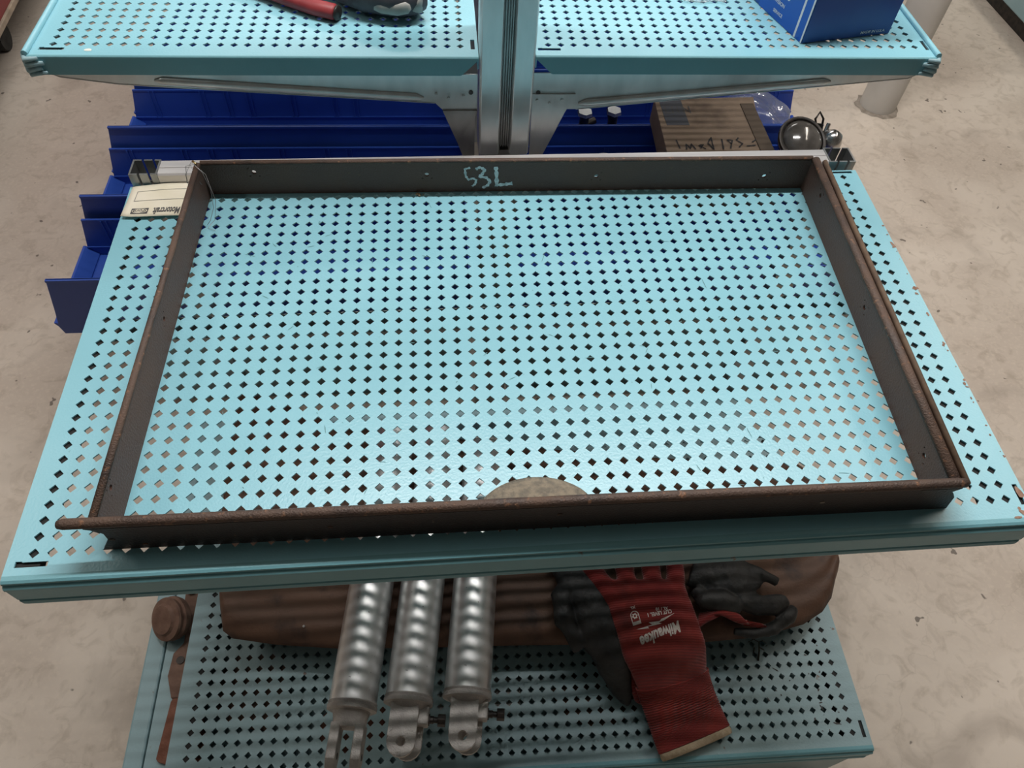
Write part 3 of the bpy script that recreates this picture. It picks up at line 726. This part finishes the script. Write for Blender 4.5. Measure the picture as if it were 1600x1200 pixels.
# print on the back of the hand
def gprint(vf, cx, cy, ang, name):
    vs,fs = vf; mb = MB(); ca,sa = math.cos(ang),math.sin(ang)
    # lay over the glove back: height from spine
    def hz(x,y):
        best = None
        for c,w_,h_ in sp:
            dd = abs(c[1]-y)
            if best is None or dd < best[0]: best = (dd,c,w_,h_)
        _,c,w_,h_ = best
        q = min(.98,abs(x-c[0])/Vector(w_).length); return c[2]+h_*(max(0,1-q**2.5))**.6
    mb.add([(cx+v[0]*ca-v[1]*sa, cy+v[0]*sa+v[1]*ca, hz(cx+v[0]*ca-v[1]*sa, cy+v[0]*sa+v[1]*ca)+.0018) for v in vs],fs)
    o = mb.ob(name, PRINT, t, fix=False)
    sw = o.modifiers.new('cling','SHRINKWRAP'); sw.target = glove; sw.wrap_method='PROJECT'; sw.use_project_z=True; sw.use_negative_direction=True; sw.use_positive_direction=True; sw.offset=.0006; sw.wrap_mode='ABOVE_SURFACE'
    return o
A = math.pi+.31
gprint(text_mesh('Milwaukee',.0180,.035,shear=.25,sx=.72),.1710,-.1175,A,'printed_name')
# lightning bolt stroke above the name
mb = MB()
bolt = [(-.024,.004),(-.006,.0075),(-.008,.0095),(.010,.0085),(.007,.0115),(.026,.0125),(.012,.0145),(.013,.0125),(-.004,.0125),(-.001,.0105)]
gprint((([(x*1.1,(y-.009-.16*x)*1.15,0) for x,y in bolt]),[(0,1,2),(1,9,2),(2,9,3),(9,8,3),(3,8,4),(8,7,4),(4,7,5),(7,6,5)]),.1675,-.1035,A,'printed_bolt')
gprint(text_mesh('CUT LEVEL 1',.0066,.03,sx=.9),.1720,-.0935,math.pi+.12,'printed_grade')
gprint(text_mesh('XL / 10',.0054,.02,sx=1),.1760,-.0880,math.pi+.05,'printed_size')
# emblem: arch outline with a cog
def arch():
    vs=[];fs=[]
    n_=14; o_=[(-.0055,-.008)]+[(-.0055*math.cos(math.pi*k/n_),.002+.0055*math.sin(math.pi*k/n_)) for k in range(n_+1)]+[(.0055,-.008)]
    i_=[(x*.8,(y if y<-.007 else y*.9-.0001)) for x,y in o_]
    for p in o_+i_: vs.append((p[0],p[1],0))
    m_=len(o_)
    for k in range(m_-1): fs.append((k,k+1,m_+k+1,m_+k))
    b=len(vs); vs += [(-.0055,-.0095,0),(.0055,-.0095,0),(.0055,-.0055,0),(-.0055,-.0055,0)]; fs.append((b,b+1,b+2,b+3))
    b=len(vs); k_=24
    for q in range(k_):
        a=2*math.pi*q/k_; r=.0038 if (q//2)%2==0 else .0028
        vs.append((math.cos(a)*r,.0012+math.sin(a)*r,0)); vs.append((math.cos(a)*.0014,.0012+math.sin(a)*.0014,0))
    for q in range(k_):
        q2=(q+1)%k_; fs.append((b+2*q,b+2*q2,b+2*q2+1,b+2*q+1))
    return vs,fs
gprint(arch(),.1400,-.0965,.18,'printed_emblem')
gprint(text_mesh('XL',.0048,.02,sx=1.1),.1385,-.0845,math.pi+.2,'printed_size')

# dark glove drooping left of the red one
t = onlow('work_glove','dark grey coated work glove drooping off the panel, left of the red glove','glove',group='work gloves beside the cylinders')
mb = MB()
loft(mb, dense([((.065,.000,.092),wv(.040,-.3),.010),((.078,-.045,.094),wv(.042,-.4),.012),((.092,-.085,.089),wv(.038,-.5),.013),((.100,-.120,.074),wv(.036,-.5),.012),((.112,-.145,.050),wv(.028,-.5),.010),((.124,-.165,.026),wv(.018,-.5),.009),((.131,-.178,.012),wv(.007,-.5),.006)]))
mb.tube([(.070,-.030,.094),(.048,-.060,.096),(.050,-.090,.090),(.070,-.120,.070)],[(.012,.010),(.013,.011),(.013,.011),(.010,.008)],12)
mb.tube([(.052,.000,.094),(.030,.020,.095),(.010,.045,.094)],[(.014,.011),(.012,.010),(.009,.007)],12)
mb.tube([(.075,.010,.094),(.060,.040,.096),(.048,.070,.094)],[(.013,.011),(.012,.010),(.008,.007)],12)
o = mb.ob('coated_palm', GREYN, t, smooth=True); remesh(o,.0024)
q = o.modifiers.new('wrinkle','DISPLACE'); q.texture=tx; q.strength=.008; q.mid_level=.5
mb = MB(); loft(mb, dense([((.128,-.125,.0720),wv(.010,-.6),.006),((.136,-.150,.046),wv(.009,-.6),.006),((.148,-.178,.018),wv(.006,-.6),.005)])); mb.ob('knit_edge', KNIT, t, smooth=True, label='strip of red knit')
# dark and red glove crumpled on the right
t = onlow('work_glove','crumpled dark grey and red work glove on the panel, right of the red glove','glove',group='work gloves beside the cylinders')
mb = MB()
loft(mb, dense([((.235,-.025,.094),wv(.030,1.1),.012),((.270,-.040,.098),wv(.030,1.3),.014),((.300,-.052,.099),wv(.026,1.3),.013),((.325,-.050,.096),wv(.012,1.3),.010)]))
mb.tube([(.232,-.060,.096),(.236,-.075,.102),(.262,-.078,.103),(.285,-.088,.100)],[(.010,.009),(.013,.012),(.015,.012),(.011,.010)],12)
mb.tube([(.285,-.080,.101),(.305,-.085,.101),(.330,-.085,.098),(.350,-.078,.094)],[(.012,.010),(.015,.012),(.014,.011),(.008,.008)],12)
mb.tube([(.275,-.112,.082),(.300,-.117,.083),(.328,-.113,.088),(.350,-.100,.090),(.362,-.088,.088)],[(.005,.005),(.0085,.008),(.0095,.009),(.0090,.009),(.006,.006)],12)
mb.tube([(.300,-.030,.098),(.325,-.045,.104),(.345,-.055,.100)],[(.010,.009),(.010,.009),(.007,.007)],10)
o = mb.ob('coated_fingers', GREYN, t, smooth=True); remesh(o,.0022)
q = o.modifiers.new('wrinkle','DISPLACE'); q.texture=tx; q.strength=.008; q.mid_level=.5
mb = MB(); loft(mb, dense([((.228,-.100,.090),wv(.012,1.2),.004),((.245,-.096,.098),wv(.012,.6),.0045),((.262,-.094,.103),wv(.013,.2),.004),((.282,-.104,.096),wv(.013,-.3),.004),((.312,-.111,.093),wv(.008,-.2),.003)])); mb.ob('knit_lining', KNIT, t, smooth=True, label='red knit lining turned outwards')

# twig debris
mb = MB()
mb.tube([(.330,-.130,.0012),(.334,-.117,.004),(.336,-.106,.006)],[.0013,.0011,.0006],5)
mb.tube([(.336,-.106,.006),(.330,-.101,.004),(.322,-.104,.001)],.0005,5)
mb.tube([(.336,-.106,.006),(.343,-.103,.003),(.348,-.107,.001)],.0005,5)
mb.tube([(.326,-.120,.001),(.329,-.112,.002)],.0009,5)
o = mb.ob('twig', mat('dry_plant_debris',(.06,.055,.045),rough=.9), None, smooth=True); o.matrix_world = LM
tag(o,'small dark twig of debris on the lower shelf, right of the gloves','debris')

# ------------------------------------------------------------------ rusted parts under the lower shelf
t = thing('rusted_cap','round rusted ribbed cap leaning out left of the lower shelf','rusted part',(-.482,-.128,-.462),(0,0,0))  # rusted ribbed cap
mb = MB(); ax = Vector((-.55,-.38,.75)).normalized()
prof = [(-.016,.022),(-.014,.030),(-.008,.0325),(-.004,.033),(-.002,.030),(.001,.0305),(.004,.0325),(.007,.0315),(.0085,.024),(.010,.0225),(.0125,.021),(.0135,.012),(.014,.001)]
mb.tube([ax*a for a,_ in prof],[r*.93 for _,r in prof],32); mb.ob('ribbed_disc', RUST3, t, smooth=35)
t = thing('rusted_hinge','brown rusted hinge bracket on the base deck behind the round cap','rusted part',(-.462,-.10,-.492))  # rusted hinge bracket
mb = MB(); mb.prism([(.012,.050),(-.014,.045),(-.012,.0),(-.004,-.030),(-.002,-.055),(-.014,-.070),(-.016,-.100),(-.006,-.130),(.012,-.130)], lambda p,k:(p[0],p[1],0 if k==0 else .008)); mb.ob('plate', RUST3, t, bevel=.0015)
mb = MB(); mb.tube([(-.004,.02,.006),(-.004,.02,.016)],.006,12,up=(0,1,0)); mb.ob('pin', RUST3, t, smooth=30)
mb = MB(); mb.tube([(-.002,-.080,.004),(-.002,-.080,.0098)],.0055,12,up=(0,1,0)); mb.ob('pin_hole', BLACKM, t)
t = thing('rusted_plate','flat red-brown rusted plate sticking out beneath the lower shelf, below the hinge','rusted part',(-.458,-.262,-.492))
mb = MB(); mb.prism([(-.010,.028),(-.007,.034),(.03,.034),(.05,-.05),(.006,-.052),(-.012,-.046),(-.0155,-.042)], lambda p,k:(p[0],p[1],0 if k==0 else .0062)); mb.ob('plate', RUST2, t, bevel=.001)
hid = [(-.36,-.22,.12,.10,'wide brown rusted plate seen through the left holes of the lower shelf',RUSTP),(-.22,-.28,.11,.07,'red-brown rusted plate seen through holes beneath the left cylinder',RUST2),
       (-.06,-.24,.15,.09,'pale grey metal plate seen through holes beneath the cylinders',CAST),(.12,-.26,.14,.08,'dark brown rusted plate seen through holes beneath the red glove',RUSTP),(.05,-.12,.2,.1,'long brown rusted plate hidden under the middle of the lower shelf',RUST3),
       (-.30,-.09,.15,.08,'brown rusted plate deep beneath the brown panel',RUST3)]
for x,y,a,b,lab,m in hid:
    mb = MB(); pts = []
    for k in range(9):
        an = 2*math.pi*k/9+.2; pts.append((math.cos(an)*a*.5*random.uniform(.8,1.1), math.sin(an)*b*.6*random.uniform(.8,1.1)))
    mb.prism(pts, lambda p,k:(p[0],p[1],0 if k==0 else .005))
    o = mb.ob('rusted_plate' if m is not CAST else 'metal_plate', m, None, bevel=.001); o.location=(x,y,-.492); tag(o,lab,'rusted part','flat metal parts under the lower shelf')
# spacer rail that carries the lower shelf on the base deck
o = MB().box(-.42,.38,.0,.03,0,.009).ob('spacer_bar', RUSTP); o.location=(0,.05,-.492); tag(o,'flat rusty bar lying under the lower shelf','bar')
o = MB().box(-.42,.40,.0,.012,0,.007).ob('spacer_bar', TEALD); o.location=(0,-.352,-.492); tag(o,'flat teal bar under the front edge of the lower shelf','bar')

# ------------------------------------------------------------------ things around the bins
t = thing('cardboard_box','soiled flat cardboard box with black handwriting on top of the right bins','box',(.440,.66,-.300))
mb = MB(); mb.prism([(-.103,-.14),(.092,-.14),(.097,.0),(.120,.155),(-.088,.150)], lambda p,k:(p[0],p[1],0 if k==0 else .05)); mb.ob('carton', CARD, t, bevel=.001)
MB().box(.085,.112,-.13,.13,.0502,.052).ob('folded_edge', mat('darker_board',(.10,.075,.055),rough=.9), t)
MB().box(-.080,-.035,.06,.15,.0502,.0508).ob('dark_tape', mat('grey_tape',(.07,.075,.09),rough=.6), t)
mb = MB(); F = lambda p:(p.x,p.y,.0512)
for pts in ([(-.07,-.015),(-.072,.012)],[(-.058,-.018),(-.055,.0),(-.050,-.016),(-.045,.0),(-.040,-.018)],[(-.030,-.015),(-.022,-.002),(-.032,-.006),(-.020,-.016)],[(-.005,-.018),(-.002,.020),(-.012,.002),(-.006,-.016)],
            [(.014,-.018),(.018,.014)],[(.028,-.016),(.038,.010),(.028,.012),(.034,-.002)],[(.046,-.012),(.056,.0),(.046,.010),(.052,.018)],[(.062,-.008),(.080,-.006)],[(.076,.004),(.086,.012)],
            [(-.02,-.055),(-.018,-.035)],[(.0,-.055),(.008,-.035),(.016,-.055)],[(.03,-.050),(.05,-.030)]):
    stroke(pts,.0032,F,mb)
mb.ob('handwriting', MARK, t, fix=False)
mb = MB()
for pts in ([(-.072,.122),(-.074,.098),(-.060,.098),(-.058,.122)],[(-.048,.122),(-.048,.098)],[(-.038,.098),(-.038,.122),(-.024,.098),(-.024,.122)]): stroke(pts,.003,F,mb)
mb.ob('printed_letters', INK, t, fix=False)
# work lamp in the right bin
t = thing('work_lamp','round chrome work lamp with smoked lens at the right bin end','lamp',(.600,.650,-.300))
ax = Vector((.05,-.45,.9)).normalized()
mb = MB(); prof=[(-.03,.014),(-.02,.030),(0,.041),(.012,.0445),(.015,.0445)]
c0 = Vector((0,0,.055))
mb.tube([c0+ax*a for a,_ in prof],[r for _,r in prof],32); mb.ob('reflector_shell', CHROME, t, smooth=40)
mb = MB(); prof=[(.015,.046),(.020,.046),(.021,.040)]; mb.tube([c0+ax*a for a,_ in prof],[r for _,r in prof],32,cap=False); mb.ob('rim', BLACKM, t, smooth=40, solid=.002)
mb = MB(); prof=[(.014,.040),(.022,.038),(.028,.030),(.032,.018),(.0335,.002)]; mb.tube([c0+ax*a for a,_ in prof],[r for _,r in prof],32); mb.ob('lens', LENS, t, smooth=True)
MB().tube([(0,.0,-.1300),(0,.0,.05)],.012,16,up=(0,1,0)).ob('stand', BLACKM, t, smooth=30)
t = thing('metal_canister','small polished metal canister with a wire bail beside the work lamp','canister',(.664,.650,-.430))
mb = MB(); mb.tube([(0,0,0),(0,0,.192),(0,0,.207),(0,0,.214)],[.020,.020,.016,.006],24,up=(0,1,0)); mb.ob('can', CHROME, t, smooth=40)
mb = MB(); mb.tube([(-.025,-.005,.13),(-.022,.02,.18),(-.018,.03,.21)],[(.010,.004),(.012,.005),(.006,.003)],8)
mb.ob('hinge_clip', BLACKM, t, smooth=40)
mb = MB(); mb.tube([(-.022,.03,.200),(-.030,.034,.218),(-.024,.038,.230),(-.014,.034,.218),(-.012,.03,.200)],.0022,8); mb.ob('wire_bail', BLACKM, t, smooth=True)
mb = MB(); mb.tube([(-.012,.012,.20),(-.006,.022,.216)],.004,8); mb.ob('latch', CHROME, t, smooth=40)
# dark disc behind box
t = thing('dark_disc','dark round rubber disc between the cardboard box and the work lamp','disc',(.535,.620,-.300))
mb = MB(); mb.tube([(0,-.01,.0),(0,-.01,.012),(0,-.01,.018)],[.036,.036,.030],28,up=(0,1,0)); mb.ob('rubber_ring', RUBBER, t, smooth=40)
mb = MB(); mb.tube([(0,-.01,.018),(0,-.01,.021)],[.024,.020],28,up=(0,1,0)); mb.ob('hub', BLACKM, t, smooth=40)
# crinkled clear bag in the right bin
def film(name, label, cat, loc, sx, sy, h, seed, m=CLEAR):
    random.seed(seed); ph = [(random.uniform(3,14),random.uniform(3,14),random.uniform(0,6)) for _ in range(6)]
    mb = MB()
    def fn(u,v):
        z = sum(math.sin(a*u+b*v+c) for a,b,c in ph)/6
        e = math.sin(math.pi*min(1,max(0,u)))**.5*math.sin(math.pi*min(1,max(0,v)))**.5
        return ((u-.5)*sx*(1+.1*math.sin(v*9+seed)),(v-.5)*sy*(1+.1*math.sin(u*8+seed)),h*e*(.6+.6*z)+.001)
    mb.grid(fn,26,26); o = mb.ob(name, m, None, smooth=True, solid=.0004); o.location=loc; return tag(o,label,cat)
film('plastic_bag','clear crinkled plastic bag spilling from the right bin, behind the cardboard box','bag',(.605,.885,-.345),.16,.15,.07,3)
film('plastic_wrap','scrap of clear crinkled plastic film on the upper right shelf','plastic film',(.2655,.445,.134),.060,.040,.012,5)
# whitish fittings in dark bin
for k,(x,y,z,lab) in enumerate(((.235,.90,-.432,'dull metal valve fitting in the right row of bins, left one'),(.300,.905,-.432,'dull metal valve fitting in the right row of bins, right one'))):
    t = thing('valve_fitting',lab,'fitting',(x,y,z+.0015),(0,0,.5+k),'metal fittings in the blue bins')
    MB().tube([(-.03,0,.05),(.03,0,.06)],[.010,.008],12).ob('pipe', BLACKM, t, smooth=40)
    MB().tube([(0,0,0),(0,0,.085)],[.012,.010],12,up=(0,1,0)).ob('stem', BLACKM, t, smooth=40)
    MB().tube([(0,0,.085),(0,0,.092)],[.018,.016],6,up=(0,1,0)).ob('handle_nut', GALVD, t)
t = thing('round_canister','round dull metal cap in the nearer right blue bin','cap',(.245,.70,-.4305))
mb = MB(); mb.tube([(0,0,0),(0,0,.10),(0,0,.115),(0,0,.120)],[.030,.030,.024,.010],28,up=(0,1,0)); mb.ob('can', GALVD, t, smooth=40)

# ------------------------------------------------------------------ things on the upper shelves
t = thing('pliers','red-handled tool lying on the upper left shelf','tool',(-.235,.397,.1302))
mb = MB(); mb.tube([(-.115,.070,.010),(-.07,.045,.011),(-.02,.012,.011),(.012,-.006,.010),(.034,-.016,.010),(.037,-.0175,.010)],[(.008,.007),(.0095,.008),(.0100,.009),(.0105,.009),(.0098,.009),(.008,.007)],14)
mb.ob('red_grip', REDP, t, smooth=True)
mb = MB(); mb.tube([(.0375,-.0178,.010),(.0395,-.0187,.010)],[(.0096,.009),(.0085,.008)],14); mb.ob('grip_end', BLACKM, t, smooth=True)
MB().tube([(-.17,.095,.010),(-.11,.067,.010)],[(.006,.004),(.006,.004)],8).ob('tang', BLACKM, t, smooth=True)
t = thing('cushioned_tool','dark slate tool body with pale grey grip inlay on the upper left shelf','tool',(-.140,.401,.1302))
mb = MB(); mb.tube([(-.075,.045,.022),(-.05,.024,.022),(-.02,.006,.024),(.010,-.004,.025),(.032,-.002,.025),(.040,.002,.025)],[(.018,.014),(.026,.020),(.030,.0235),(.030,.0245),(.028,.0245),(.024,.021)],20); 
mb.tube([(-.14,.09,.018),(-.075,.045,.020)],[(.012,.012),(.018,.016)],14)
mb.ob('moulded_body', MAUVE, t, smooth=True)
mb = MB()
for a,b_ in ((0,0),):
    pts = [(-.052,-.002,.022),(-.040,-.008,.024),(-.022,-.018,.022),(-.004,-.0285,.019),(.014,-.0315,.019),(.026,-.0305,.021),(.030,-.029,.022)]
    mb.tube(pts,[(.0025,.004),(.003,.0055),(.003,.0058),(.003,.0062),(.003,.0072),(.003,.0072),(.002,.004)],12)
mb.ob('grip_inlay', PALE, t, smooth=True, label='pale grey wavy grip inlay')
mb = MB(); mb.tube([(.038,-.026,.014),(.042,-.024,.026),(.043,.0,.044),(.043,.03,.040)],[(.003,.007)]*4,10); mb.ob('end_strap', PALE, t, smooth=True)
# blue carton with white stripes and print
A0 = Vector((.3647,.3296)); B0 = Vector((.4865,.3551)); dirx = (B0-A0).normalized(); diry = Vector((-dirx.y,dirx.x))
ang = math.atan2(dirx.y,dirx.x)
t = thing('blue_carton','blue parts carton with white stripes on the upper right shelf','box',(A0.x,A0.y,.1331),(0,0,ang))
Lx = (B0-A0).length; C0 = Vector((.3491,.4372))-A0; ly = C0.length; lx_ = C0.dot(dirx)
HB = .13
mb = MB(); sk = lx_-.012
mb.prism([(0,0),(Lx,0),(Lx+sk+.02,ly*1.1),(sk-.004,ly*1.1)], lambda p,k:(p[0],p[1],0 if k==0 else HB)); mb.ob('carton', BOXB, t, bevel=.0008)
dl = Vector((sk-.004,ly*1.1)).normalized(); nl = Vector((-dl.y,dl.x))
def lf(u,z): return (dl.x*u+nl.x*.0006, dl.y*u+nl.y*.0006, z)
def quadL(u0,u1,za,zb,m,name,o=0):
    mb = MB(); mb.add([tuple(Vector(lf(u,z))+Vector((nl.x*o,nl.y*o,0))) for u,z in ((u0,za),(u1,za),(u1,zb),(u0,zb))],[(0,1,2,3)]); mb.ob(name,m,t,fix=False)
quadL(.0008,.098,.0,HB,BOXL,'bright_side_panel')
quadL(.0008,.0035,.0,HB,WHITE,'white_stripe',.0002); quadL(.0150,.0185,.0,HB,WHITE,'white_stripe',.0002)
vs,fs = text_mesh('MADE IN U.S.A.',.0048,.02,sx=1.1); mb=MB(); mb.add([(Lx-.026+v[0],-.0006,.0055+v[1]) for v in vs],fs); mb.ob('printed_origin', WHITE, t, fix=False)
for s_,z_,sz,u_ in (('PARTS',.034,.0130,.062),('DIVISION',.0205,.0062,.062),('SERVICE',.0090,.0055,.058)):
    vs,fs = text_mesh(s_,sz,.02); mb=MB(); mb.add([tuple(Vector(lf(u_-v[0],z_+v[1]))+Vector((nl.x*.0003,nl.y*.0003,0))) for v in vs],fs); mb.ob('printed_lettering', WHITE, t, fix=False)

# ------------------------------------------------------------------ beyond the shelving
t = thing('bollard','round chalky white post standing on the concrete, right of the upper shelf','post',(1.232,1.395,FZ))
mb = MB(); mb.tube([(0,0,0),(0,0,.9)],.052,32,up=(0,1,0)); mb.ob('column', BOLL, t, smooth=40)
mb = MB(); n_=26; vs=[];fs=[]
for k in range(n_):
    a=2*math.pi*k/n_
    vs.append((math.cos(a)*.05,math.sin(a)*.05,.004)); rr=.058+.012*random.random(); vs.append((math.cos(a)*rr,math.sin(a)*rr,.0006))
for k in range(n_):
    k2=(k+1)%n_; fs.append((2*k,2*k2,2*k2+1,2*k+1))
mb.add(vs,fs); mb.ob('dirt_ring', mat('floor_grime',(.24,.20,.16),(.36,.31,.26),rough=.9,scale=60), t, fix=False)
# red cabinet at the left
t = thing('tool_cabinet','dark red rolling cabinet with a cream trim strip at the far left','cabinet',(-1.245,1.55,FZ),(0,0,.06))
MB().box(-.6,0,-.9,1.2,.155,.95).ob('body', REDC, t, bevel=.006)
MB().box(-.004,.006,-.9,1.2,.142,.158).ob('trim_strip', TRIM, t, bevel=.002)
MB().box(-.59,-.02,-.88,1.18,.12,.142).ob('under_frame', BLACKM, t)
for y in (-.20,.14,.9):
    c = MB().box(-.125,-.075,y-.03,y+.03,.07,.12).ob('caster_fork', BLACKM, t, bevel=.003)
    MB().tube([(-.12,y,.04),(-.08,y,.04)],.04,24).ob('caster_wheel', RUBBER, t, smooth=40)
# teal cabinet at the right
t = thing('teal_cabinet','corner of another dark teal metal cabinet at the top right','cabinet',(1.872,1.60,FZ),(0,0,0))
MB().box(0,.7,-.40,1.2,.05,.36).ob('body', TEALD, t, bevel=.004)
MB().box(.02,.68,-.38,1.18,0,.05).ob('plinth', BLACKM, t)

# lift everything so that the floor's top is at height 0 (camera and lamps are given in that frame already)
for o in list(COL.objects):
    if o.parent is None and o.type not in ('CAMERA','LIGHT'): o.location.z += .65
